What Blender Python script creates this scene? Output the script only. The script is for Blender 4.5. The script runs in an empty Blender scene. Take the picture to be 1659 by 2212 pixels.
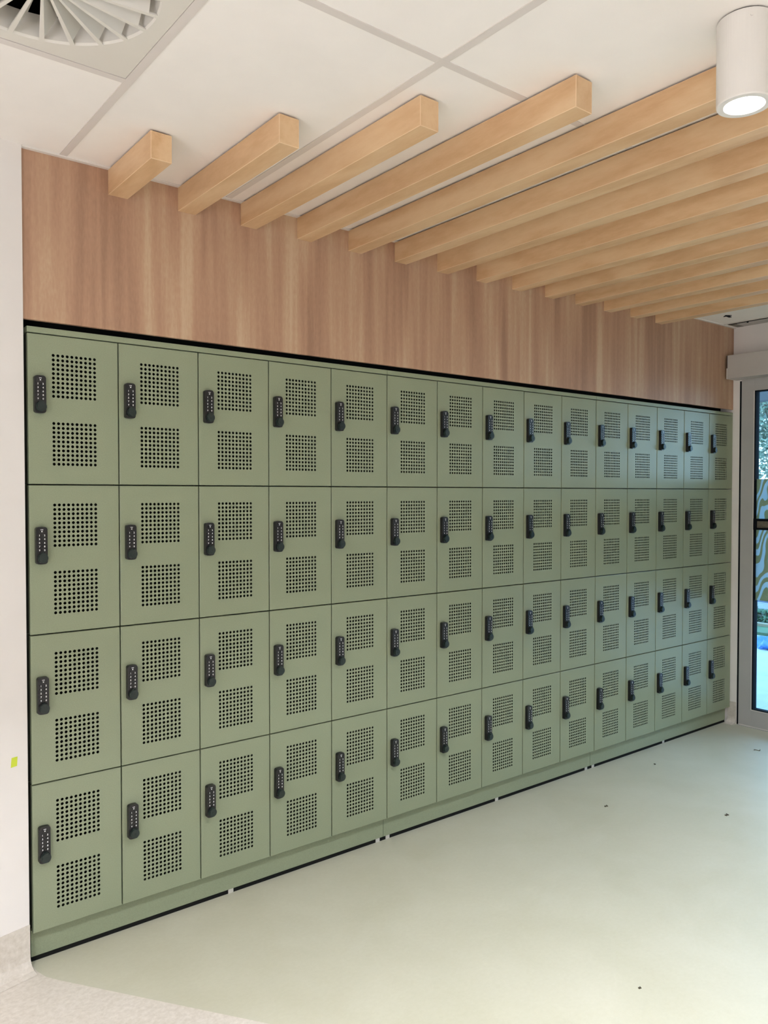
import bpy, bmesh, math, random
from mathutils import Vector, Matrix
random.seed(7)
S = bpy.context.scene
C = S.collection
PI = math.pi
CEIL = 2.690          # ceiling height
LW, LH = 0.300, 0.497  # locker module
DB = 0.107            # height of the lowest door edge
XE = 4.503            # face of the end wall with the glass doors

# ------------------------------------------------------------------ materials
def nt(name):
    m = bpy.data.materials.new(name); m.use_nodes = True
    t = m.node_tree; b = t.nodes['Principled BSDF']
    return m, t, b
def N(t, kind, **kw):
    n = t.nodes.new(kind)
    for k, v in kw.items():
        if k in n.inputs.keys(): n.inputs[k].default_value = v
        else: setattr(n, k, v)
    return n
def ramp(t, fac, stops):
    r = t.nodes.new('ShaderNodeValToRGB')
    e = r.color_ramp.elements
    while len(e) > len(stops): e.remove(e[-1])
    while len(e) < len(stops): e.new(0.5)
    for k, (p, c) in enumerate(stops):
        e[k].position = p; e[k].color = (*c, 1)
    t.links.new(fac, r.inputs['Fac'])
    return r.outputs['Color']
def position(t, scale=(1, 1, 1), obj=False):
    if obj:
        src = N(t, 'ShaderNodeTexCoord').outputs['Object']
    else:
        src = N(t, 'ShaderNodeNewGeometry').outputs['Position']
    mp = N(t, 'ShaderNodeMapping'); mp.inputs['Scale'].default_value = scale
    t.links.new(src, mp.inputs['Vector'])
    return mp.outputs['Vector']
def noise(t, vec, scale, detail=3, rough=.5, dist=0):
    n = N(t, 'ShaderNodeTexNoise'); n.inputs['Scale'].default_value = scale
    n.inputs['Detail'].default_value = detail; n.inputs['Roughness'].default_value = rough
    n.inputs['Distortion'].default_value = dist
    t.links.new(vec, n.inputs['Vector'])
    return n.outputs['Fac']
def bump(t, b, h, strength, dist=.001):
    n = N(t, 'ShaderNodeBump'); n.inputs['Strength'].default_value = strength
    n.inputs['Distance'].default_value = dist
    t.links.new(h, n.inputs['Height']); t.links.new(n.outputs['Normal'], b.inputs['Normal'])
def plain(name, col, rough=.5, metal=0, spec=.5, var=.04, scale=8, bmp=0, bscale=400):
    m, t, b = nt(name)
    v = position(t)
    f = noise(t, v, scale)
    lo = tuple(c*(1-var) for c in col); hi = tuple(min(1, c*(1+var)) for c in col)
    t.links.new(ramp(t, f, [(.3, lo), (.7, hi)]), b.inputs['Base Color'])
    b.inputs['Roughness'].default_value = rough; b.inputs['Metallic'].default_value = metal
    b.inputs['Specular IOR Level'].default_value = spec
    if bmp: bump(t, b, noise(t, v, bscale, 2), bmp)
    return m
def emit(name, col, s):
    m, t, b = nt(name)
    b.inputs['Base Color'].default_value = (.9, .9, .9, 1)
    b.inputs['Emission Color'].default_value = (*col, 1); b.inputs['Emission Strength'].default_value = s
    return m

def locker_paint():
    m, t, b = nt('locker_paint')
    v = position(t)
    f = noise(t, v, 330, 2, .6)          # fine powder-coat grain
    t.links.new(ramp(t, f, [(.3, (.250, .284, .187)), (.7, (.292, .330, .218))]), b.inputs['Base Color'])
    b.inputs['Roughness'].default_value = .29
    b.inputs['Specular IOR Level'].default_value = .30
    return m
def wall_laminate():
    m, t, b = nt('walnut_laminate')
    v = position(t, (1, 1, .07))
    broad = noise(t, v, 8.5, 3, .5, .3)
    fine = noise(t, position(t, (1, 1, .03)), 30, 4, .55, .3)
    tick = noise(t, position(t, (1, 1, .25)), 160, 2, .5)
    mx = N(t, 'ShaderNodeMix', data_type='FLOAT'); mx.inputs['Factor'].default_value = .30
    t.links.new(broad, mx.inputs[2]); t.links.new(fine, mx.inputs[3])
    mx2 = N(t, 'ShaderNodeMix', data_type='FLOAT'); mx2.inputs['Factor'].default_value = .12
    t.links.new(mx.outputs[0], mx2.inputs[2]); t.links.new(tick, mx2.inputs[3])
    col = ramp(t, mx2.outputs[0], [(.38, (.345, .200, .128)), (.46, (.425, .252, .163)), (.53, (.480, .305, .195)), (.62, (.560, .400, .262))])
    t.links.new(col, b.inputs['Base Color'])
    b.inputs['Roughness'].default_value = .5; b.inputs['Specular IOR Level'].default_value = .35
    bump(t, b, tick, .12, .0006)
    return m
def batten_wood():
    m, t, b = nt('batten_veneer')
    oi = N(t, 'ShaderNodeObjectInfo')
    tc = N(t, 'ShaderNodeTexCoord')
    off = N(t, 'ShaderNodeVectorMath', operation='MULTIPLY_ADD')
    cmb = N(t, 'ShaderNodeCombineXYZ')
    for k in range(3): t.links.new(oi.outputs['Random'], cmb.inputs[k])
    t.links.new(cmb.outputs[0], off.inputs[0]); off.inputs[1].default_value = (37, 61, 23)
    t.links.new(tc.outputs['Object'], off.inputs[2])
    mp = N(t, 'ShaderNodeMapping'); mp.inputs['Scale'].default_value = (1, .22, 1)
    t.links.new(off.outputs[0], mp.inputs['Vector'])
    v = mp.outputs['Vector']
    big = noise(t, v, 5, 2, .4, .3)
    mul = N(t, 'ShaderNodeMath', operation='MULTIPLY'); mul.inputs[1].default_value = 26
    t.links.new(big, mul.inputs[0])
    fr = N(t, 'ShaderNodeMath', operation='SINE'); t.links.new(mul.outputs[0], fr.inputs[0])
    ad = N(t, 'ShaderNodeMath', operation='MULTIPLY_ADD'); ad.inputs[1].default_value = .15; ad.inputs[2].default_value = .5
    t.links.new(fr.outputs[0], ad.inputs[0])
    fine = noise(t, v, 60, 4, .6)
    mx = N(t, 'ShaderNodeMix', data_type='FLOAT'); mx.inputs['Factor'].default_value = .35
    t.links.new(ad.outputs[0], mx.inputs[2]); t.links.new(fine, mx.inputs[3])
    col = ramp(t, mx.outputs[0], [(.36, (.600, .372, .195)), (.50, (.670, .440, .245)), (.62, (.710, .490, .285))])
    hs = N(t, 'ShaderNodeHueSaturation')
    mr = N(t, 'ShaderNodeMapRange'); mr.inputs['To Min'].default_value = .94; mr.inputs['To Max'].default_value = 1.05
    t.links.new(oi.outputs['Random'], mr.inputs['Value']); t.links.new(mr.outputs[0], hs.inputs['Value'])
    t.links.new(col, hs.inputs['Color'])
    t.links.new(hs.outputs['Color'], b.inputs['Base Color'])
    b.inputs['Roughness'].default_value = .42; b.inputs['Specular IOR Level'].default_value = .4
    return m
def vinyl(name, lo, hi, mott):
    m, t, b = nt(name)
    v = position(t)
    a = noise(t, v, 3.0, 5, .6, .4); c = noise(t, position(t, (1, 1.3, 1)), 55, 5, .7, .3)
    mx = N(t, 'ShaderNodeMix', data_type='FLOAT'); mx.inputs['Factor'].default_value = mott
    t.links.new(a, mx.inputs[2]); t.links.new(c, mx.inputs[3])
    t.links.new(ramp(t, mx.outputs[0], [(.32, lo), (.68, hi)]), b.inputs['Base Color'])
    t.links.new(ramp(t, c, [(.3, (.34,)*3), (.7, (.46,)*3)]), b.inputs['Roughness'])
    b.inputs['Specular IOR Level'].default_value = .4
    bump(t, b, c, .05, .0006)
    return m
def glass():
    m = bpy.data.materials.new('window_glass'); m.use_nodes = True
    t = m.node_tree; t.nodes.clear()
    o = N(t, 'ShaderNodeOutputMaterial'); mix = N(t, 'ShaderNodeMixShader')
    tr = N(t, 'ShaderNodeBsdfTransparent'); tr.inputs['Color'].default_value = (.93, .97, .96, 1)
    gl = N(t, 'ShaderNodeBsdfGlossy'); gl.inputs['Roughness'].default_value = .02
    fr = N(t, 'ShaderNodeFresnel'); fr.inputs['IOR'].default_value = 1.45
    t.links.new(fr.outputs[0], mix.inputs[0]); t.links.new(tr.outputs[0], mix.inputs[1]); t.links.new(gl.outputs[0], mix.inputs[2])
    t.links.new(mix.outputs[0], o.inputs['Surface'])
    return m
def film():
    # frosted window film printed with wandering olive ribbons
    m = bpy.data.materials.new('printed_film'); m.use_nodes = True
    t = m.node_tree; t.nodes.clear()
    o = N(t, 'ShaderNodeOutputMaterial')
    v = position(t)
    wv = N(t, 'ShaderNodeTexWave', wave_type='BANDS', bands_direction='DIAGONAL')
    wv.inputs['Scale'].default_value = 4.6; wv.inputs['Distortion'].default_value = 9
    wv.inputs['Detail'].default_value = .6; wv.inputs['Detail Scale'].default_value = 1.3
    mp = N(t, 'ShaderNodeMapping'); mp.inputs['Scale'].default_value = (0, 2.4, 1.0)
    mp.inputs['Location'].default_value = (.3, .2, .35)
    t.links.new(v, mp.inputs['Vector']); t.links.new(mp.outputs[0], wv.inputs['Vector'])
    spot = N(t, 'ShaderNodeTexVoronoi'); spot.inputs['Scale'].default_value = 62
    t.links.new(v, spot.inputs['Vector'])
    dots = ramp(t, spot.outputs['Distance'], [(.12, (.56, .62, .46)), (.17, (.47, .46, .31))])
    mask = ramp(t, wv.outputs['Fac'], [(.46, (0, 0, 0)), (.52, (1, 1, 1))])
    mixc = N(t, 'ShaderNodeMix', data_type='RGBA')
    mixc.inputs[6].default_value = (.62, .72, .76, 1)
    t.links.new(mask, mixc.inputs['Factor']); t.links.new(dots, mixc.inputs[7])
    d = N(t, 'ShaderNodeBsdfDiffuse'); tl = N(t, 'ShaderNodeBsdfTranslucent')
    t.links.new(mixc.outputs[2], d.inputs['Color']); t.links.new(mixc.outputs[2], tl.inputs['Color'])
    a = N(t, 'ShaderNodeMixShader'); a.inputs[0].default_value = .8
    t.links.new(d.outputs[0], a.inputs[1]); t.links.new(tl.outputs[0], a.inputs[2])
    t.links.new(a.outputs[0], o.inputs['Surface'])
    return m
def leafmat(name, lo, hi):
    m, t, b = nt(name)
    f = noise(t, position(t), 3.5, 3)
    t.links.new(ramp(t, f, [(.35, lo), (.65, hi)]), b.inputs['Base Color'])
    b.inputs['Roughness'].default_value = .5
    return m

M = dict(
    paint=locker_paint(), laminate=wall_laminate(), batten=batten_wood(),
    tile=plain('ceiling_tile', (.90, .855, .805), .85, spec=.2, var=.015, bmp=.25, bscale=700),
    tbar=plain('ceiling_grid_paint', (.69, .635, .59), .5, var=.01),
    wall=plain('wall_paint', (.83, .785, .745), .75, spec=.25, var=.012, bmp=.1),
    floor=vinyl('floor_vinyl', (.500, .480, .355), (.575, .555, .435), .40),
    border=vinyl('border_vinyl', (.560, .500, .420), (.750, .690, .615), .70),
    black=plain('lock_body_black', (.010, .010, .011), .30, spec=.5, var=.1),
    key=plain('lock_key_black', (.012, .012, .013), .3, spec=.4, var=.1),
    dial=plain('lock_dial_green_black', (.012, .022, .019), .38, var=.1),
    white=plain('white_print', (.85, .85, .85), .5, var=.01),
    dark=plain('black_and_gap_shade', (.012, .012, .011), .9, spec=.1),  # for black parts and for shade painted into gaps
    edging=plain('batten_edge_band', (.80, .58, .37), .5, var=.03),
    inner_shade=plain('locker_inner_shade', (.045, .048, .036), .8, spec=.15),  # darkened locker interior, stands for shade behind holes and door gaps
    whitemetal=plain('white_powdercoat', (.74, .705, .655), .4, var=.01),
    vent=plain('diffuser_white', (.70, .665, .60), .5, var=.01),
    alu=plain('anodised_aluminium', (.44, .432, .42), .42, metal=.0, spec=.6, var=.02),
    operator=plain('operator_casing', (.47, .44, .41), .45, var=.015),
    gasket=plain('rubber_gasket', (.006, .007, .010), .8, spec=.12, var=.05),
    glass=glass(), film=film(),
    rail=plain('bar_bronze_grey', (.14, .12, .09), .4, var=.2, scale=60),
    foot=plain('levelling_foot_grey', (.55, .53, .48), .5),
    yellow=plain('lime_tape', (.60, .70, .05), .6, var=.05),
    debris=plain('dry_scrap', (.07, .055, .03), .8),
    paving=plain('outdoor_paving', (.33, .335, .33), .8, var=.12, scale=2.5, bmp=.2),
    canopy=plain('canopy_metal', (.040, .042, .045), .6, var=.05),
    blue=plain('blue_plastic', (.012, .12, .42), .4, var=.1),
    timber=plain('pale_timber', (.22, .19, .12), .7, var=.08),
    palewood=plain('pale_bench_paint', (.36, .38, .38), .5, var=.04),
    bluewood=plain('blue_bench_panel', (.10, .13, .20), .5, var=.05),
    bark=plain('tree_bark', (.26, .22, .18), .9, var=.3, scale=20),
    leaf=leafmat('tree_leaf', (.09, .14, .10), (.24, .29, .19)),
    grass=leafmat('shrub_leaf', (.018, .05, .022), (.05, .12, .045)),
    lens=emit('lamp_lens', (1.0, .98, .96), 14),
)

# ------------------------------------------------------------------ mesh helpers
def obj(name, bm, mats, parent=None, smooth=False, loc=None):
    me = bpy.data.meshes.new(name)
    bmesh.ops.recalc_face_normals(bm, faces=bm.faces[:])
    bm.to_mesh(me); bm.free()
    for m in (mats if isinstance(mats, (list, tuple)) else [mats]): me.materials.append(m)
    if smooth:
        for p in me.polygons: p.use_smooth = True
    o = bpy.data.objects.new(name, me); C.objects.link(o)
    if loc: o.location = loc
    if parent: o.parent = parent
    return o
def rawobj(name, verts, faces, mats, parent=None, mi=None):
    me = bpy.data.meshes.new(name); me.from_pydata(verts, [], faces)
    for m in (mats if isinstance(mats, (list, tuple)) else [mats]): me.materials.append(m)
    if mi:
        for p, k in zip(me.polygons, mi): p.material_index = k
    o = bpy.data.objects.new(name, me); C.objects.link(o)
    if parent: o.parent = parent
    return o
def box(bm, x0, x1, y0, y1, z0, z1, bev=0, mi=0, bmi=None):
    vs = [bm.verts.new((x, y, z)) for x in (x0, x1) for y in (y0, y1) for z in (z0, z1)]
    idx = ((0, 1, 3, 2), (4, 6, 7, 5), (0, 4, 5, 1), (2, 3, 7, 6), (0, 2, 6, 4), (1, 5, 7, 3))
    fs = [bm.faces.new([vs[i] for i in f]) for f in idx]
    for f in fs: f.material_index = mi
    if bev:
        es = list({e for f in fs for e in f.edges})
        r = bmesh.ops.bevel(bm, geom=es, offset=bev, segments=2, affect='EDGES', profile=.6)
        for f in r['faces']: f.material_index = mi if bmi is None else bmi
    return bm
def B(*a, **k): return box(bmesh.new(), *a, **k)
def prism(bm, pts, a0, a1, axis='y', mi=0, bev=0):
    """outline pts extruded from a0 to a1 along an axis (pts in the other two, in order)."""
    def P(p, a):
        return {'y': (p[0], a, p[1]), 'z': (p[0], p[1], a), 'x': (a, p[0], p[1])}[axis]
    v0 = [bm.verts.new(P(p, a0)) for p in pts]; v1 = [bm.verts.new(P(p, a1)) for p in pts]
    n = len(pts); fs = [bm.faces.new(v0), bm.faces.new(v1[::-1])]
    for i in range(n): fs.append(bm.faces.new((v0[i], v1[i], v1[(i+1) % n], v0[(i+1) % n])))
    for f in fs: f.material_index = mi
    if bev:
        es = list(fs[0].edges)
        r = bmesh.ops.bevel(bm, geom=es, offset=bev, segments=2, affect='EDGES')
        for f in r['faces']: f.material_index = mi
    return bm
def lathe(bm, prof, seg=48, c=(0, 0), mi=0):
    rings = []
    for r, z in prof:
        if r < 1e-6: rings.append([bm.verts.new((c[0], c[1], z))])
        else: rings.append([bm.verts.new((c[0]+r*math.cos(2*PI*i/seg), c[1]+r*math.sin(2*PI*i/seg), z)) for i in range(seg)])
    for a, b in zip(rings, rings[1:]):
        for i in range(seg):
            j = (i+1) % seg
            q = [a[i % len(a)], a[j % len(a)], b[j % len(b)], b[i % len(b)]]
            u = []
            for v in q:
                if v not in u: u.append(v)
            if len(u) > 2: bm.faces.new(u).material_index = mi
    return bm
def thing(name, label, cat, loc=(0, 0, 0), group=None):
    o = bpy.data.objects.new(name, None); C.objects.link(o)
    o.empty_display_size = .05; o.location = loc
    return tag(o, label, cat, group)
def tag(o, label, cat, group=None):
    o['label'] = label; o['category'] = cat
    if group: o['group'] = group
    return o
def struct(o, label=None):
    o['kind'] = 'structure'
    if label: o['label'] = label
    return o

# ------------------------------------------------------------------ room shell
Y_REAR, X_SIDE = -6.0, -3.0
LX, LY = -0.012, -0.008         # free edge of the left wall beside the lockers
LBX, LBY = X_SIDE, -0.66        # where the slightly splayed left wall meets the side wall

# floor: green-beige field, edged by a lighter mottled border along the diagonal of the battens
cor = [(0.0, .06), (0.0, .01), (.003, -.035), (.018, -.085), (.05, -.135)]
d = Vector((.479, -.677)).normalized()
p0 = Vector((.05, -.135)); far = p0 + d*((Y_REAR+.135)/d.y)
bm = bmesh.new()
edge = [bm.verts.new((x, y, 0)) for x, y in cor + [(far.x, Y_REAR)]]
right = [bm.verts.new((x, y, 0)) for x, y in ((XE+.16, Y_REAR), (XE+.16, .53))]
top0 = bm.verts.new((0.0, .53, 0))
bm.faces.new([top0] + edge + right).material_index = 0
left = [bm.verts.new((x, y, 0)) for x, y in ((X_SIDE-.1, Y_REAR), (X_SIDE-.1, .53))]
bm.faces.new([top0] + edge + left).material_index = 1
for f in bm.faces:
    if f.normal.z < 0: f.normal_flip()
geo = bmesh.ops.extrude_face_region(bm, geom=bm.faces[:])
for v in [g for g in geo['geom'] if isinstance(g, bmesh.types.BMVert)]: v.co.z -= .08
struct(obj('floor', bm, [M['floor'], M['border']]), 'beige vinyl floor with a lighter mottled border')

# left wall (white, slightly splayed), with the return into the locker niche
bm = bmesh.new()
prism(bm, [(LX, LY), (LBX, LBY), (LBX, LBY+.2), (LX-.1, .53), (LX, .53)], 0, CEIL+.1, 'z')
struct(obj('wall_left', bm, M['wall']))
# coved vinyl skirting on the left wall
wd = Vector((LBX-LX, LBY-LY)).normalized(); wn = Vector((wd.y, -wd.x))
if wn.y > 0: wn = -wn
prof = [(.0, .148), (.003, .148), (.0035, .05), (.006, .032), (.014, .016), (.028, .006), (.05, .0), (.0, .0)]
def cove(name, start, direc, normal, length, mat):
    bm = bmesh.new(); rows = []
    for s in (0, length):
        rows.append([bm.verts.new((start[0]+direc.x*s+normal.x*u, start[1]+direc.y*s+normal.y*u, z+.0005)) for u, z in prof])
    n = len(prof)
    for i in range(n): bm.faces.new((rows[0][i], rows[0][(i+1) % n], rows[1][(i+1) % n], rows[1][i]))
    bm.faces.new(rows[0]); bm.faces.new(rows[1][::-1])
    return struct(obj(name, bm, mat))
cove('baseboard_left', (LX, LY), wd, wn, 3.05, M['border'])
# niche behind the lockers
struct(obj('wall_back', B(LX-.1, XE+.16, .53, .63, 0, CEIL+.1), M['dark']))
struct(obj('trim_6', B(LX, XE, .09, .11, 2.118, CEIL), M['dark']), 'black strip standing in for shade behind the gap above the lockers')  # added so the gap above the lockers reads as black shade
# end wall with the glazed doors
DY0, DY1, DZ1 = -.045, -3.25, 2.325
bm = bmesh.new()
box(bm, XE, XE+.15, DY0, .53, 0, CEIL+.1)
box(bm, XE, XE+.15, DY1, DY0, DZ1, CEIL+.1)
box(bm, XE, XE+.15, Y_REAR-.1, DY1, 0, CEIL+.1)
struct(obj('wall_right', bm, M['wall']))
cove('baseboard_right', (XE, DY0+.003), Vector((0, 1)), Vector((-1, 0)), .06, M['border'])
# rear wall, and the side wall with an added unseen window, behind the camera
def wall_with_hole(name, axis, a0, a1, t0, t1, h0, h1, z0, z1):
    bm = bmesh.new()
    def bx(u0, u1, z0_, z1_):
        if axis == 'x': box(bm, u0, u1, t0, t1, z0_, z1_)
        else: box(bm, t0, t1, u0, u1, z0_, z1_)
    bx(a0, h0, 0, CEIL+.1); bx(h1, a1, 0, CEIL+.1); bx(h0, h1, 0, z0); bx(h0, h1, z1, CEIL+.1)
    return struct(obj(name, bm, M['wall']))
struct(obj('wall_rear', B(X_SIDE-.1, XE+.15, Y_REAR-.12, Y_REAR, 0, CEIL+.1), M['wall']))
wall_with_hole('wall_side', 'y', Y_REAR, LBY+.2, X_SIDE-.12, X_SIDE, -5.2, -1.6, .4, 2.4)
def window_frame(name, axis, t, h0, h1, z0, z1, n):
    bm = bmesh.new()
    def bx(u0, u1, a, b):
        if axis == 'x': box(bm, u0, u1, t-.04, t+.04, a, b)
        else: box(bm, t-.04, t+.04, u0, u1, a, b)
    bx(h0, h1, z0, z0+.05); bx(h0, h1, z1-.05, z1)
    for k in range(n+1):
        u = h0+(h1-h0-.05)*k/n; bx(u, u+.05, z0, z1)
    struct(obj(name, bm, M['whitemetal']))
struct(obj('trim_5', B(X_SIDE-.125, X_SIDE-.115, -5.2, -1.6, .4, 2.4), M['wall']), 'white sheet added in the side window to block the sky')  # opaque sheet added to keep sky light out of the side window
window_frame('added_window', 'y', X_SIDE-.06, -5.2, -1.6, .4, 2.4, 3)  # unseen window frame, added around the fill light

# ceiling: tiles on a 604 mm grid; one cell holds the air diffuser
GX0, GY0, GP = 0.116, -0.606, 0.604
VX0, VX1, VY0, VY1 = GX0-GP, GX0, GY0-GP, GY0
def tile_plane():
    xs = sorted({X_SIDE-.1, VX0, VX1, XE+.15}); ys = sorted({Y_REAR-.1, VY0, VY1, .63})
    bm = bmesh.new()
    for i in range(3):
        for j in range(3):
            if i == 1 and j == 1: continue
            box(bm, xs[i], xs[i+1], ys[j], ys[j+1], CEIL, CEIL+.02)
    bmesh.ops.remove_doubles(bm, verts=bm.verts[:], dist=1e-5)
    # inner walls between neighbouring boxes are doubled faces; drop them
    seen = {}
    for f in bm.faces[:]:
        k = tuple(sorted(v.index for v in f.verts))
        seen.setdefault(tuple(sorted((round(v.co.x, 4), round(v.co.y, 4), round(v.co.z, 4)) for v in f.verts)), []).append(f)
    kill = [f for fs in seen.values() if len(fs) > 1 for f in fs]
    bmesh.ops.delete(bm, geom=kill, context='FACES_ONLY')
    return bm
struct(obj('ceiling', tile_plane(), M['tile']), 'white tiled ceiling')
bm = bmesh.new()
hw = .012
for k in range(-5, 8):
    x = GX0 + k*GP
    if X_SIDE < x < XE-.05 and k != 2:      # the third bar sits above a batten
        box(bm, x-hw, x+hw, Y_REAR, 0.0, CEIL-.0022, CEIL+.001)
xsb = [X_SIDE] + [GX0+k*GP for k in range(-5, 8) if X_SIDE < GX0+k*GP < XE-.05] + [XE]
for j in range(0, 9):
    y = GY0 - j*GP
    for a, b in zip(xsb, xsb[1:]):
        if j % 2 == 0 and a >= GX0-.01: continue  # long tiles from the panel outwards
        box(bm, a+hw, b-hw, y-hw, y+hw, CEIL-.0018, CEIL+.001)
struct(obj('trim_1', bm, M['tbar']), 'ceiling grid bars')
# perimeter angle along the panel and the left wall
struct(obj('trim_2', B(LX, XE, -.016, 0.0, CEIL-.006, CEIL), M['whitemetal']))

# ------------------------------------------------------------------ laminate bulkhead panel
tag(obj('bulkhead_panel', B(LX, XE-.001, 0.0, .018, 2.137, CEIL, bev=.0015), M['laminate']),
    'brown wood-grain laminate panel above the lockers', 'wall panel')

# ------------------------------------------------------------------ ceiling battens
BX = [.269, .5232, .778, 1.033, 1.288, 1.541, 1.796, 2.052, 2.305, 2.556, 2.807, 3.062, 3.314, 3.569]
ordn = ['first', 'second', 'third', 'fourth', 'fifth', 'sixth', 'seventh', 'eighth', 'ninth', 'tenth', 'eleventh', 'twelfth', 'thirteenth', 'fourteenth', 'fifteenth']
for i, x in enumerate(BX):
    L = .382 + .3375*i
    bt = B(0, .068, -L, -.0005, 2.599, CEIL-.006, bev=.0014, bmi=1)
    o = obj('ceiling_batten', bt, [M['batten'], M['edging']], loc=(x, 0, 0))
    if i == 0: lab = 'shortest pale timber ceiling batten, nearest the air vent'
    elif i < 4: lab = f'{ordn[i]}-shortest pale timber batten with its cut end showing on the ceiling'
    elif i == 13: lab = 'last pale timber batten before the bare ceiling strip by the glass door'
    elif i == 4: lab = 'pale timber batten whose far end is hidden behind the white downlight'
    elif i < 9: lab = f'pale timber ceiling batten, {ordn[i]} counted from the air vent'
    else: lab = f'pale timber ceiling batten, {ordn[13-i]} counted from the glass door end'
    tag(o, lab, 'ceiling batten', 'timber battens on the ceiling')
    obj('mounting_rail', B(.012, .056, -L+.012, -.02, CEIL-.0058, CEIL), M['dark'], o)

# ------------------------------------------------------------------ lockers
G = .0022                    # half gap between doors
HX0, HP, HR = .0825, .01503, .0049
def door_mesh():
    bm = bmesh.new()
    ch = .0016; T = .0009
    xl, xr, zb, zt = G+ch, LW-G-ch, G+ch, LH-G-ch
    gx = [HX0-HP/2+k*HP for k in range(11)]
    glo = [.0685-HP/2+k*HP for k in range(11)]
    ghi = [.2940-HP/2+k*HP for k in range(11)]
    xs = [xl]+gx+[xr]; zs = [zb]+glo+ghi+[zt]
    V = {}
    def v(x, y, z):
        k = (round(x, 6), round(y, 6), round(z, 6))
        if k not in V: V[k] = bm.verts.new((x, y, z))
        return V[k]
    NS = 16
    for i in range(len(xs)-1):
        for j in range(len(zs)-1):
            a, b, c, e = xs[i], xs[i+1], zs[j], zs[j+1]
            hole = 1 <= i <= 10 and (1 <= j <= 10 or 12 <= j <= 21)
            if not hole:
                bm.faces.new((v(a, 0, c), v(b, 0, c), v(b, 0, e), v(a, 0, e)))
            else:
                cx, cz = (a+b)/2, (c+e)/2
                def h(k, y): 
                    t = 2*PI*k/NS - 3*PI/4
                    return v(cx+HR*math.cos(t), y, cz+HR*math.sin(t))
                cs = [v(a, 0, c), v(b, 0, c), v(b, 0, e), v(a, 0, e)]
                q = NS//4
                for s in range(4):
                    arc = [h(s*q+k, 0) for k in range(q+1)]
                    bm.faces.new([cs[s], cs[(s+1) % 4]] + arc[::-1])
                for k in range(NS):
                    bm.faces.new((h(k, 0), h(k, T), h((k+1) % NS, T), h((k+1) % NS, 0)))
                    # rim at the back of the sheet
    # chamfer and folded edges
    def rect(a, y, shrink):
        return [(G+shrink, y, G+shrink), (LW-G-shrink, y, G+shrink), (LW-G-shrink, y, LH-G-shrink), (G+shrink, y, LH-G-shrink)]
    front_lines = [[v(x, 0, zb) for x in xs], [v(xr, 0, z) for z in zs], [v(x, 0, zt) for x in xs[::-1]], [v(xl, 0, z) for z in zs[::-1]]]
    r1 = [v(*p) for p in rect(0, ch*.8, 0)]; r2 = [v(*p) for p in rect(0, .019, 0)]; r3 = [v(*p) for p in rect(0, .019, .012)]
    for s in range(4):
        bm.faces.new(front_lines[s] + [r1[(s+1) % 4], r1[s]])
        bm.faces.new((r1[s], r1[(s+1) % 4], r2[(s+1) % 4], r2[s]))
        bm.faces.new((r2[s], r2[(s+1) % 4], r3[(s+1) % 4], r3[s]))
    return bm
def body_mesh():
    bm = bmesh.new()
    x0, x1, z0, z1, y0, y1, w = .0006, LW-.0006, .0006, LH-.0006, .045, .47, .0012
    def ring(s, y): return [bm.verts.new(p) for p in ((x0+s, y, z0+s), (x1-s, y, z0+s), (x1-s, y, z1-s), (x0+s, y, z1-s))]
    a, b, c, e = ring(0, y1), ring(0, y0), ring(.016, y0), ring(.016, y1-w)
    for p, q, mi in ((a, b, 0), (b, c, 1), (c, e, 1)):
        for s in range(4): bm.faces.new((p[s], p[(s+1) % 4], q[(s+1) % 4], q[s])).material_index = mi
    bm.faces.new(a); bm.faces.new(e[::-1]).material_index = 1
    return bm
def rounded(hw, z0, z1, r, bulge, n=6, m=8):
    """tall rounded outline in x,z with gently arched short ends"""
    pts = []
    def arch(x): return bulge*(1-(x/hw)**2)
    for cx, cz, a0 in ((hw-r, z0+r, -PI/2), (hw-r, z1-r, 0), (-hw+r, z1-r, PI/2), (-hw+r, z0+r, PI)):
        for k in range(n+1):
            t = a0+PI/2*k/n
            pts.append((cx+r*math.cos(t), cz+r*math.sin(t)))
        if a0 == 0:
            pts += [(hw-r-(2*hw-2*r)*k/m, z1) for k in range(1, m)]
        if a0 == PI:
            pts += [(-hw+r+(2*hw-2*r)*k/m, z0) for k in range(1, m)]
    zc = (z0+z1)/2
    return [(x, z+(arch(x) if z > zc else -arch(x))*(1 if abs(z-zc) > (z1-z0)/2-r-.001 else 0)) for x, z in pts]
def ellipse(cx, cz, a, b, n=20): return [(cx+a*math.cos(2*PI*k/n), cz+b*math.sin(2*PI*k/n)) for k in range(n)]
def text_mesh(ch, size):
    cu = bpy.data.curves.new('digit', 'FONT'); cu.body = ch; cu.size = size; cu.align_x = 'CENTER'; cu.align_y = 'CENTER'
    cu.offset = size*.035; cu.resolution_u = 3
    o = bpy.data.objects.new('digit', cu); C.objects.link(o)
    dg = bpy.context.evaluated_depsgraph_get()
    me = bpy.data.meshes.new_from_object(o.evaluated_get(dg))
    vs = [tuple(v.co) for v in me.vertices]; fs = [tuple(p.vertices) for p in me.polygons]
    bpy.data.objects.remove(o); bpy.data.curves.remove(cu); bpy.data.meshes.remove(me)
    cy = (min(v[1] for v in vs)+max(v[1] for v in vs))/2
    return [(x, y-cy) for x, y, z in vs], fs
LKX, LKT, LKB, LKD = .0365, .3555, .2365, .017     # lock centre x, top, bottom, depth
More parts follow.
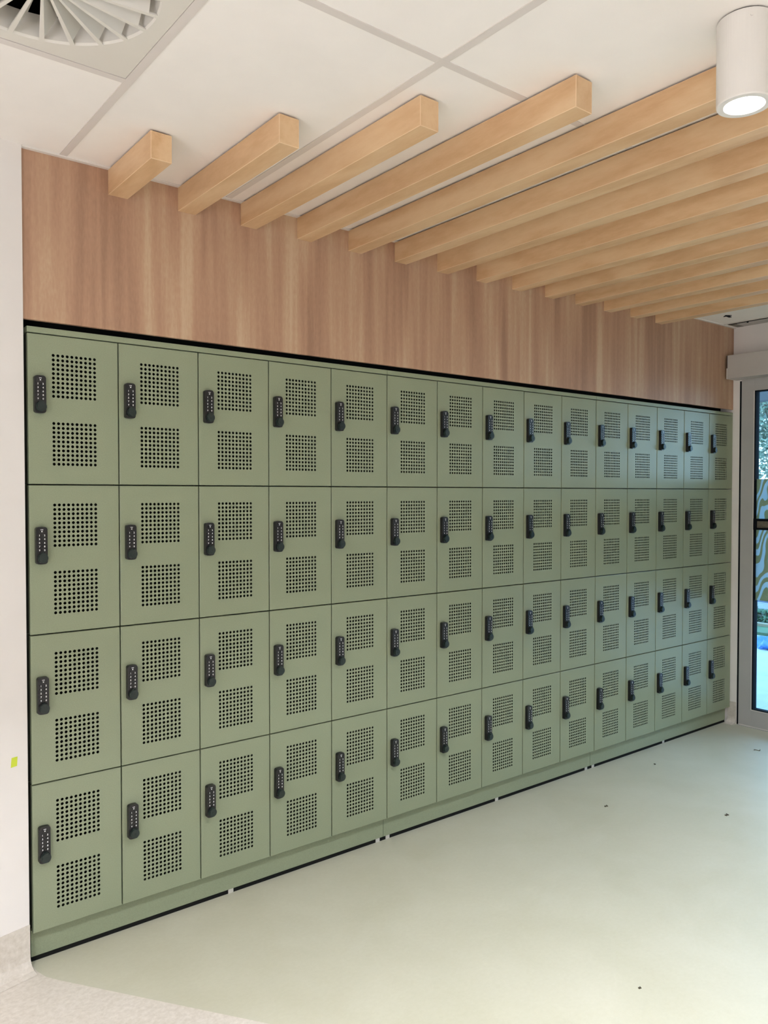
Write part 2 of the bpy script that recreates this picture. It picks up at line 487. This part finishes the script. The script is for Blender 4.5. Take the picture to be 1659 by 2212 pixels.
def make_locker():
    root = thing('locker', '', 'locker', group='sage green lockers in four rows')
    obj('locker_body', body_mesh(), [M['paint'], M['inner_shade']], root)
    obj('door', door_mesh(), M['paint'], root)
    lock = obj('keypad_lock', prism(bmesh.new(), rounded(.018, LKB, LKT, .006, .0022), -LKD, 0.0005, bev=.0018), M['black'], root)
    lock['label'] = 'black keypad lock with white digits'
    # slide the outline to the lock's place
    for v in lock.data.vertices: v.co.x += LKX
    Y = -LKD
    digits = '1234567890'
    for k, ch in enumerate(digits):
        cx = LKX + (-.0078 if k % 2 == 0 else .0082); cz = LKT - .0255 - .0122*(k//2)
        bm = bmesh.new()
        prism(bm, ellipse(cx, cz, .0054, .0043), Y-.0016, Y+.0005, bev=.0006)
        vs, fs = text_mesh(ch, .0078)
        bv = [bm.verts.new((cx+x, Y-.0019, cz+y)) for x, y in vs]
        for f in fs: bm.faces.new([bv[i] for i in f]).material_index = 1
        ko = obj('key', bm, [M['key'], M['white']], lock)
    # badge at the top: an oval with a white funnel-shaped mark
    bm = bmesh.new(); cz = LKT-.0100; cx = LKX
    prism(bm, ellipse(cx, cz, .0092, .0058, 24), Y-.0008, Y+.0005, bev=.0004)
    q = Y-.0012
    def fl(pts): bm.faces.new([bm.verts.new((cx+x, q, cz+z)) for x, z in pts]).material_index = 1
    fl([(-.0045, .0042), (.0045, .0042), (.0038, .0026), (-.0038, .0026)])
    fl([(-.0045, .0042), (-.0038, .0026), (-.0006, -.0014), (-.0020, -.0008)])
    fl([(.0045, .0042), (.0020, -.0008), (.0006, -.0014), (.0038, .0026)])
    fl([(-.0014, -.0012), (.0014, -.0012), (.0022, -.0046), (-.0022, -.0046)])
    obj('badge', bm, [M['key'], M['white']], lock)
    # drop-shaped turn knob
    cz = LKB+.0185; R = .0160; pts = []
    for k in range(28):
        t = PI*.80 + (2*PI-PI*.42)*k/27
        pts.append((LKX+.0012+R*math.cos(t), cz+R*math.sin(t)))
    pts += [(LKX+.004, cz+.0185), (LKX-.001, cz+.0195), (LKX-.0055, cz+.0175)]
    bm = bmesh.new(); prism(bm, pts, Y-.0125, Y+.0005, bev=.0028)
    prism(bm, ellipse(LKX+.0022, cz-.001, .0046, .0046, 16), Y-.0133, Y-.012, bev=.0004)
    kn = obj('turn_knob', bm, M['dial'], lock); kn['label'] = 'dark green-black turn knob'
    return root
def kids(o): return [c for c in bpy.data.objects if c.parent == o]
proto = make_locker()
tree_ = [(p, kids(p)) for p in kids(proto)]
rows = ['bottom row', 'second row up', 'third row up', 'top row']
for r in range(3, -1, -1):
    for c in range(15):
        if r == 3 and c == 0: root = proto
        else:
            root = proto.copy(); C.objects.link(root)
            for p, ks in tree_:
                q = p.copy(); C.objects.link(q); q.parent = root
                for k in ks:
                    s = k.copy(); C.objects.link(s); s.parent = q
        root.location = (c*LW, 0, DB+r*LH)
        if c == 0: where = 'right beside the white left wall'
        elif c == 14: where = 'right beside the glass door'
        elif c < 8: where = f'{ordn[c]} from the white left wall'
        else: where = f'{ordn[14-c]} from the glass door'
        root['label'] = f'sage green perforated locker in the {rows[r]}, {where}'

# plinths and top rails, one per bank of five columns
bank = ['left bank next to the white wall', 'middle bank', 'right bank next to the glass door']
for k in range(3):
    x0, x1 = k*1.5+.001, k*1.5+1.499
    if k == 2: x1 -= .012
    o = obj('locker_plinth', B(x0, x1, .0285, .46, .017, DB-.0005, bev=.001), M['paint'])
    tag(o, f'sage green recessed plinth under the {bank[k]} of lockers', 'plinth', 'plinths under the locker banks')
    for fx in ([.74, 1.470] if k == 0 else [1.527, 2.239, 2.967] if k == 1 else [3.030, 3.743]):
        obj('levelling_foot', B(fx-.011, fx+.011, .030, .06, 0.0, .0175, bev=.001), M['foot'], o)['label'] = 'pale grey levelling foot'
    for sx in [k*1.5+.302+.3*q for q in range(4)]:
        obj('joint_strip', B(sx-.003, sx+.003, .0275, .0287, DB-.018, DB-.0008), M['paint'], o)
    obj('toe_gap_shade', B(x0, x1, .032, .06, 0.0, .0185), M['dark'], o)['label'] = 'black strip standing in for the shaded gap under the plinth'  # black put in place of the shade under the plinth
    t = obj('locker_top_rail', B(x0-.0003, k*1.5+1.4993, 0.0, .46, DB+4*LH+.0012, DB+4*LH+.0205, bev=.001), M['paint'])
    tag(t, f'sage green top rail over the {bank[k]} of lockers', 'rail', 'top rails over the locker banks')

# ------------------------------------------------------------------ swirl air diffuser
vc = (-.187, -.9105); VR = .252
dif = thing('ceiling_vent', 'square white air diffuser with a round fan of tilted blades in the ceiling', 'air vent', (vc[0], vc[1], CEIL))
def face_plate():
    bm = bmesh.new(); n = 88; s = GP/2-.012
    th = [2*PI*k/n for k in range(n)]
    def sq(t):
        c, q = math.cos(t), math.sin(t); m = max(abs(c), abs(q)); return (s*c/m, s*q/m)
    inn = [bm.verts.new((VR*math.cos(t), VR*math.sin(t), -.001)) for t in th]
    lip = [bm.verts.new(((VR-.004)*math.cos(t), (VR-.004)*math.sin(t), .004)) for t in th]
    up = [bm.verts.new(((VR-.012)*math.cos(t), (VR-.012)*math.sin(t), .055)) for t in th]
    out = [bm.verts.new((*sq(t), -.001)) for t in th]
    oup = [bm.verts.new((*sq(t), .01)) for t in th]
    for a, b in ((oup, out), (out, inn), (inn, lip), (lip, up)):
        for k in range(n): bm.faces.new((a[k], a[(k+1) % n], b[(k+1) % n], b[k]))
    return bm
obj('face_plate', face_plate(), M['vent'], dif)
# dark plenum box above
bm = bmesh.new()
s = GP/2-.002
v0 = [bm.verts.new(p) for p in ((-s, -s, .012), (s, -s, .012), (s, s, .012), (-s, s, .012))]
v1 = [bm.verts.new(p) for p in ((-s, -s, .25), (s, -s, .25), (s, s, .25), (-s, s, .25))]
for k in range(4): bm.faces.new((v0[k], v0[(k+1) % 4], v1[(k+1) % 4], v1[k]))
bm.faces.new(v1)
obj('plenum', bm, M['dark'], dif)
obj('hub', lathe(bmesh.new(), [(0, -.002), (.05, -.002), (.052, 0), (.052, .05), (0, .05)], 40), M['vent'], dif)
def blade():
    bm = bmesh.new()
    r0, r1 = .045, VR-.010
    # flat bar on the face (runs along +x), then a blade leaning up and to the clockwise side
    w = .0058
    prof = [(w, 0.0), (-w, 0.0), (-w-.030, .052), (-w-.0285, .053), (-w+.004, .0035), (w, .0035)]
    def ring(r, k): return [bm.verts.new((r, y*k+ (0 if z < .01 else -.004*(1-k)), z-.0012)) for y, z in prof]
    a, b = ring(r0, .45), ring(r1-.012, 1.0)
    n = len(prof)
    for i in range(n): bm.faces.new((a[i], a[(i+1) % n], b[(i+1) % n], b[i]))
    bm.faces.new(a); bm.faces.new(b[::-1])
    box(bm, r1-.013, VR+.001, -w, w, -.0012, .0023)
    return bm
bl = obj('blade', blade(), M['vent'], dif)
NB = 22
for k in range(NB):
    q = bl if k == 0 else bl.copy()
    if k: C.objects.link(q); q.parent = dif
    q.rotation_euler = (0, 0, math.radians(91.8) + 2*PI*k/NB)

# ------------------------------------------------------------------ downlights (one in view, five unseen ones added to light the room)
def downlight(x, y, label, power, col=(.95, .985, 1.08)):
    t = thing('downlight', label, 'ceiling light', (x, y, CEIL), 'white cylinder downlights')
    r, h = .0625, .2
    obj('housing', lathe(bmesh.new(), [(r-.006, -.0035), (r-.001, -.0035), (r, -.0045), (r, -h+.003), (r-.002, -h), (r-.0165, -h), (r-.018, -h+.005), (r-.018, -h+.012), (0, -h+.012)], 64), M['whitemetal'], t, smooth=False)
    obj('lens', lathe(bmesh.new(), [(0, -h+.003), (r-.0185, -h+.004), (r-.0185, -h+.008)], 48), M['lens'], t)
    obj('gap_shade_collar', lathe(bmesh.new(), [(0, 0), (r-.005, 0), (r-.005, -.006), (0, -.006)], 40), M['dark'], t)  # dark ring stands in for shade in the gap above the housing
    sc = obj('screw', lathe(bmesh.new(), [(0, .002), (.0028, .002), (.003, 0), (.003, -.002), (0, -.002)], 14), M['whitemetal'], t)
    a = math.radians(-140)
    sc.location = (r*math.cos(a), r*math.sin(a), -.022); sc.rotation_euler = (0, PI/2, a)
    for p in t.children_recursive if hasattr(t, 'children_recursive') else []: pass
    ld = bpy.data.lights.new('downlight_lamp', 'AREA'); ld.shape = 'DISK'; ld.size = .08; ld.energy = power; ld.color = col; ld.spread = math.radians(108)
    lo = bpy.data.objects.new('downlight_lamp', ld); C.objects.link(lo); lo.parent = t; lo.location = (0, 0, -h-.004)
    return t
downlight(1.163, -1.787, 'white cylinder downlight with a glowing lens hanging below the ceiling', 21)
for dx, dy, wh, pw in ((-1.25, -1.9, 'near the left wall', 38), (-1.25, -3.8, 'by the side window', 26), (1.163, -3.8, 'in the middle of the room', 24), (3.5, -3.8, 'toward the glass doors', 18), (3.5, -1.787, 'in line with the doors', 19)):
    downlight(dx, dy, 'unseen added white cylinder downlight ' + wh, pw, (.80, .985, 1.22) if dx > 3 else (.95, .985, 1.08))  # added lamps; the pair near the doors is tinted blue as daylight

# ------------------------------------------------------------------ end wall: doors
def leaf(name, y0, y1, label, seal=True):
    """glazed aluminium leaf between y0 (nearer the lockers) and y1 (< y0)"""
    o = struct(obj(name, leaf_frame(y0, y1), M['alu']), label)
    bm = bmesh.new()
    g0, g1, zb, zt = y0-.088, y1+.088, .122, 2.252
    xa = XE-.004
    box(bm, xa, XE+.045, g0-.010, g0+.0005, zb, zt); box(bm, xa, XE+.045, g1-.0005, g1+.010, zb, zt)
    box(bm, xa, XE+.045, g1, g0, zb-.0005, zb+.006); box(bm, xa, XE+.045, g1, g0, zt-.007, zt+.0005)
    obj('gasket', bm, M['gasket'], o)
    bm = bmesh.new()
    box(bm, XE-.0085, XE+.002, g0-.0015, g0+.0030, zb-.003, zt+.001); box(bm, XE-.0085, XE+.002, g1-.003, g1+.0015, zb-.003, zt+.001)
    box(bm, XE-.0085, XE+.002, g1, g0, zb-.0045, zb-.0006)
    obj('stile_glint', bm, M['whitemetal'], o)  # white strips in place of the bright reflection on the stile edge
    obj('glass_pane', B(XE+.018, XE+.024, g1+.004, g0-.004, zb+.002, zt-.002), M['glass'], o)
    obj('film_decal', B(XE+.0168, XE+.0178, g1+.010, g0-.010, .857, 1.665), M['film'], o)
    bm = bmesh.new()
    box(bm, XE-.012, XE+.012, g1+.004, g0-.004, 1.386, 1.402); box(bm, XE-.012, XE+.012, g1+.004, g0-.004, 1.328, 1.342)
    box(bm, XE-.012, XE+.012, g0-.026, g0-.004, 1.34, 1.388); box(bm, XE-.012, XE+.012, g1+.004, g1+.026, 1.34, 1.388)
    r = obj('push_bar', bm, M['gasket'], o)
    obj('bar_infill', B(XE-.004, XE+.008, g1+.024, g0-.024, 1.340, 1.388), M['rail'], r)
    obj('sweep_strip', B(XE-.004, XE+.006, y1, y0, .003, .010), M['whitemetal'], o)
    return o
def leaf_frame(y0, y1):
    bm = bmesh.new()
    w = .088; x0, x1 = XE-.006, XE+.044
    box(bm, x0, x1, y0-w, y0, .010, 2.330, bev=.0015); box(bm, x0, x1, y1, y1+w, .010, 2.330, bev=.0015)
    box(bm, x0+.0003, x1-.0003, y1+w, y0-w, .010, .122); box(bm, x0+.0003, x1-.0003, y1+w, y0-w, 2.252, 2.330)
    return bm
leaf('door_1', -.060, -1.16, 'aluminium glazed door with printed film')
leaf('door_2', -1.17, -2.20, 'second aluminium glazed door leaf')
leaf('window_1', -2.21, -3.24, 'glazed sidelight beside the doors')
struct(obj('trim_3', B(XE+.002, XE+.05, -.060, DY0, .002, 2.325), M['gasket']), 'black brush seal beside the door')
struct(obj('trim_4', B(XE-.012, XE+.16, DY1, DY0-.012, 0.0, .003), M['alu']), 'metal door threshold')
# door operator box over the doors
op = thing('door_operator', 'long grey automatic door operator box above the glass door', 'door operator', (XE, -.02, 2.332))
obj('casing', B(-.130, 0, -3.1, -.004, 0, .155, bev=.003), M['operator'], op)
obj('end_cap', B(-.1305, -.002, -.0035, .0012, -.0005, .070, bev=.0005), M['whitemetal'], op)
obj('end_plate', B(-.128, -.002, -.004, .0005, .070, .153, bev=.0008), M['gasket'], op)

# slot in the ceiling along the end wall
sl = thing('ceiling_slot_vent', 'grey linear slot vent in the ceiling beside the end wall', 'air vent', (XE, -.03, CEIL))
obj('slot_lining', B(-.150, -.012, -3.1, -.0, -.0024, .001), M['dark'], sl)
obj('slot_blade', B(-.128, -.026, -3.1, -.055, -.0065, -.0020, bev=.001), M['operator'], sl)
obj('slot_end', B(-.128, -.026, -.050, -.006, -.0050, -.0020, bev=.001), M['rail'], sl)
obj('slot_clip', lathe(bmesh.new(), [(0, -.012), (.006, -.010), (.007, -.004), (.007, -.002), (0, -.002)], 14, (-.141, -.135)), M['gasket'], sl)

# small black arrow plate on the ceiling
pts = [(-.036, 0), (-.006, .026), (-.008, .008), (.036, .008), (.036, -.008), (-.008, -.008), (-.006, -.026)]
ar = obj('ceiling_arrow_marker', prism(bmesh.new(), pts, -.004, 0, 'z'), M['gasket'], loc=(4.123, -.160, CEIL+.0002))
ar.rotation_euler = (0, 0, .1)
tag(ar, 'small black arrow marker on the bare ceiling beside the last batten', 'marker')

# lime tape scrap on the left wall
u = .045
tx, ty = LX+wd.x*u+wn.x*.0004, LY+wd.y*u+wn.y*.0004
tp = obj('tape_scrap', prism(bmesh.new(), [(-.011, -.016), (.009, -.0145), (.011, .016), (-.008, .0155)], -.0006, 0, 'y'), M['yellow'], loc=(tx, ty, .700))
tp.rotation_euler = (0, 0, math.atan2(-wd.y, -wd.x))
tag(tp, 'lime yellow scrap of tape on the white wall left of the lockers', 'tape')

# scraps on the floor
def scrap(x, y, rz, lab, ln, wd_):
    bm = bmesh.new(); n = 6
    ptsu = [(-ln/2+ln*k/n, .25*ln*math.sin(k*1.3)) for k in range(n+1)]
    out = [(a, b+wd_*(.35+.65*math.sin(PI*k/n))) for k, (a, b) in enumerate(ptsu)] + [(a, b-wd_*.3) for a, b in ptsu[::-1]]
    prism(bm, out, 0.0002, .003, 'z')
    o = obj('leaf_scrap', bm, M['debris'], loc=(x, y, 0)); o.rotation_euler = (0, 0, rz)
    tag(o, lab, 'debris', 'dark scraps on the floor')
scrap(4.07, -.407, -.5, 'curled dark scrap on the floor, closest to the glass door', .05, .004)
scrap(2.991, -.791, .3, 'dark scrap on the floor, farthest out from the lockers near the door', .026, .006)
scrap(3.357, -.159, .9, 'dark speck on the floor close to the locker plinth', .014, .005)
sx = U = None
scrap(2.62, -.36, .2, 'small dark scrap on the open floor in front of the middle lockers', .022, .005)
scrap(1.48, -1.314, .2, 'tiny dark crumb on the floor in the foreground', .010, .004)

# ------------------------------------------------------------------ outdoors, seen through the glass
struct(obj('ground_outside', B(XE+.151, 30, -14, 16, -.12, -.02), M['paving']))
cp = thing('open_canopy', 'blue-grey metal canopy frame outside above the glass door, roof left open for sky light', 'open_canopy', (XE+.15, 0, 2.645))  # canopy built without its roof so sky light reaches the floor
for yy in (-3.0, -1.0, 1.0, 3.0):
    obj('rafter', B(0, 3.3, yy, yy+.06, .02, .14), M['canopy'], cp)
obj('front_beam', B(3.2, 3.35, -4, 4, -.065, .16), M['canopy'], cp)
obj('middle_beam', B(1.7, 1.8, -4, 4, -.02, .08), M['canopy'], cp)
for yy in (-3.9, 3.8):
    obj('post', B(3.22, 3.32, yy, yy+.1, -2.665, -.06), M['canopy'], cp)
def lump(name, cx, cy, r, hgt, mat, label, cat, seed):
    rnd = random.Random(seed); bm = bmesh.new()
    bmesh.ops.create_icosphere(bm, subdivisions=3, radius=1)
    for v in bm.verts:
        a = math.atan2(v.co.y, v.co.x)
        k = 1+.25*math.sin(3*a+seed)+.18*math.sin(7*a+2*v.co.z*3)+rnd.uniform(-.06, .06)
        v.co = Vector((v.co.x*r*k, v.co.y*r*k*.7, max(0, (v.co.z*.9+.1)*hgt*(1+.35*math.sin(5*a+v.co.x*4)))))
    o = obj(name, bm, mat, loc=(cx, cy, -.02), smooth=True)
    return tag(o, label, cat)
lump('tarpaulin', 7.56, 1.20, .24, .08, M['blue'], 'bright blue crumpled plastic sheet lying on the paving outside', 'tarpaulin', 3)
ge = obj('garden_edging', B(8.50, 8.58, -3, 3.2, -.02, .045, bev=.005), M['timber'])
tag(ge, 'pale timber garden edging on the paving outside the door', 'edging')
lw = obj('lawn', B(8.08, 8.49, -3, 3.2, -.02, .012), M['grass']); tag(lw, 'dark green strip of turf in front of the timber edging outside', 'lawn'); lw['kind'] = 'stuff'
def foliage(n, rx, ry, rz, cz, size, seed, parent, name, mat):
    rnd = random.Random(seed); vs, fs = [], []
    cl = [(rnd.gauss(0, .5), rnd.gauss(0, .5), rnd.gauss(0, .5)) for _ in range(max(6, n//90))]
    for _ in range(n):
        c = rnd.choice(cl)
        p = Vector((c[0]*rx+rnd.gauss(0, .16)*rx, c[1]*ry+rnd.gauss(0, .16)*ry, cz+c[2]*rz+rnd.gauss(0, .16)*rz))
        a = Vector((rnd.gauss(0, 1), rnd.gauss(0, 1), rnd.gauss(0, 1))).normalized()
        b = a.orthogonal().normalized()
        s = size*rnd.uniform(.6, 1.3); k = len(vs)
        up = a.cross(b)*s*.08
        vs += [p-a*s, p+b*s*.6+up, p+a*s, p-b*s*.6+up]; fs.append((k, k+1, k+2, k+3))
    o = rawobj(name, [tuple(v) for v in vs], fs, mat, parent)
    return o
def tree(x, y, h, r, seed, label, n=12000):
    t = thing('tree', label, 'tree', (x, y, -.02), 'trees outside the door')
    bm = bmesh.new(); rnd = random.Random(seed)
    def limb(a, b, r0, r1):
        ax = (b-a).normalized(); o1 = ax.orthogonal().normalized(); o2 = ax.cross(o1); k = 8
        A = [bm.verts.new(a+(o1*math.cos(2*PI*i/k)+o2*math.sin(2*PI*i/k))*r0) for i in range(k)]
        Bv = [bm.verts.new(b+(o1*math.cos(2*PI*i/k)+o2*math.sin(2*PI*i/k))*r1) for i in range(k)]
        for i in range(k): bm.faces.new((A[i], A[(i+1) % k], Bv[(i+1) % k], Bv[i]))
        bm.faces.new(A); bm.faces.new(Bv[::-1])
    p = Vector((0, 0, 0)); q = Vector((.1, -.05, h*.42))
    limb(p, q, .13, .09)
    for k in range(6):
        e = q+Vector((rnd.uniform(-1, 1)*r*.7, rnd.uniform(-1, 1)*r*.7, rnd.uniform(.15, .45)*h))
        limb(q-Vector((0, 0, rnd.uniform(0, .2)*h*.4)), e, .05, .015)
    obj('trunk', bm, M['bark'], t)
    foliage(n, r, r, h*.42, h*.60, .052, seed+1, t, 'crown', M['leaf'])
tree(13.2, 3.75, 5.5, 1.3, 11, 'bright green tree nearest the door, its grey trunk left of the film')
tree(19.5, 7.6, 7.5, 1.9, 21, 'bushy green tree behind the nearest one outside', 12000)
tree(18.5, -.2, 7.0, 2.0, 31, 'pale green tree farther right outside the glass', 12000)
sh = thing('shrub', 'low dark green shrub behind the timber edging outside', 'shrub', (8.95, 1.95, -.02))
foliage(1400, .20, 1.2, .06, .09, .035, 5, sh, 'foliage', M['grass'])
obj('stem', B(-.03, .03, -.6, .6, 0, .1, bev=.01), M['bark'], sh)
# pale bench with a diagonal brace
bn = thing('garden_bench', 'pale blue-white bench with a diagonal brace outside behind the shrub', 'bench', (9.9, 2.45, -.02))
obj('seat', B(-.3, .3, -1.0, 1.0, .36, .42, bev=.006), M['palewood'], bn)
for yy in (-.95, .85):
    obj('leg', B(-.25, -.17, yy, yy+.1, 0, .36), M['palewood'], bn); obj('leg', B(.17, .25, yy, yy+.1, 0, .36), M['palewood'], bn)
obj('front_panel', B(-.30, -.27, -.9, .9, .16, .36), M['bluewood'], bn)
bm = bmesh.new(); prism(bm, [(-.6, .13), (-.5, .13), (.45, .34), (.35, .34)], -.32, -.30, 'x'); obj('brace', bm, M['palewood'], bn)
obj('stretcher', B(-.31, -.27, -.95, .95, .10, .15), M['palewood'], bn)

# ------------------------------------------------------------------ light
def area(name, loc, rot, sx, sy, power, col, portal=False):
    l = bpy.data.lights.new(name, 'AREA'); l.shape = 'RECTANGLE'; l.size = sx; l.size_y = sy; l.energy = power; l.color = col
    o = bpy.data.objects.new(name, l); C.objects.link(o); o.location = loc; o.rotation_euler = rot
    if portal: l.cycles.is_portal = True
    return o
area('side_fill', (X_SIDE+.05, -3.4, 1.3), (0, -PI/2-.40, 0), 1.5, 3.5, 66, (.95, .99, 1.09))  # unseen fill added inside the blocked window, tilted up to brighten the ceiling
area('door_portal', (XE+.16, (DY0+DY1)/2, 1.16), (0, PI/2, 0), 2.3, 3.2, 1, (1, 1, 1), portal=True)

w = bpy.data.worlds.new('sky'); S.world = w; w.use_nodes = True
t = w.node_tree; t.nodes.clear()
bg = N(t, 'ShaderNodeBackground'); out = N(t, 'ShaderNodeOutputWorld')
tc = N(t, 'ShaderNodeTexCoord'); sep = N(t, 'ShaderNodeSeparateXYZ')
t.links.new(tc.outputs['Generated'], sep.inputs[0])
col = ramp(t, sep.outputs['Z'], [(0.0, (.36, .58, .78)), (.35, (.30, .61, 1.0)), (1.0, (.23, .52, 1.0))])
t.links.new(col, bg.inputs['Color']); bg.inputs['Strength'].default_value = 7.0
t.links.new(bg.outputs[0], out.inputs['Surface'])

# ------------------------------------------------------------------ camera
cam = bpy.data.cameras.new('camera'); co = bpy.data.objects.new('camera', cam); C.objects.link(co)
cam.sensor_fit = 'VERTICAL'; cam.sensor_height = 36; cam.sensor_width = 27
cam.lens = 1702.6856*36/2212
cam.clip_start = .02; cam.clip_end = 200
yaw, pitch, roll = .667955028728751, -.023417925238360702, 7.27e-05
fw = Vector((math.sin(yaw)*math.cos(pitch), math.cos(yaw)*math.cos(pitch), math.sin(pitch)))
rt = Vector((math.cos(yaw), -math.sin(yaw), 0)); up = rt.cross(fw)
r2 = rt*math.cos(roll)+up*math.sin(roll); u2 = -rt*math.sin(roll)+up*math.cos(roll)
mw = Matrix((r2, u2, -fw)).transposed().to_4x4(); mw.translation = (-.68362, -2.744995, 1.461715+DB)
co.matrix_world = mw
S.camera = co
S.view_settings.view_transform = 'Standard'; S.view_settings.look = 'None'
S.view_settings.exposure = 0.05; S.view_settings.gamma = 1.0; S.view_settings.use_curve_mapping = False
S.cycles.max_bounces = 8; S.cycles.diffuse_bounces = 5; S.cycles.glossy_bounces = 4; S.cycles.transparent_max_bounces = 12
S.cycles.caustics_reflective = False; S.cycles.caustics_refractive = False
S.cycles.sample_clamp_indirect = 6.0
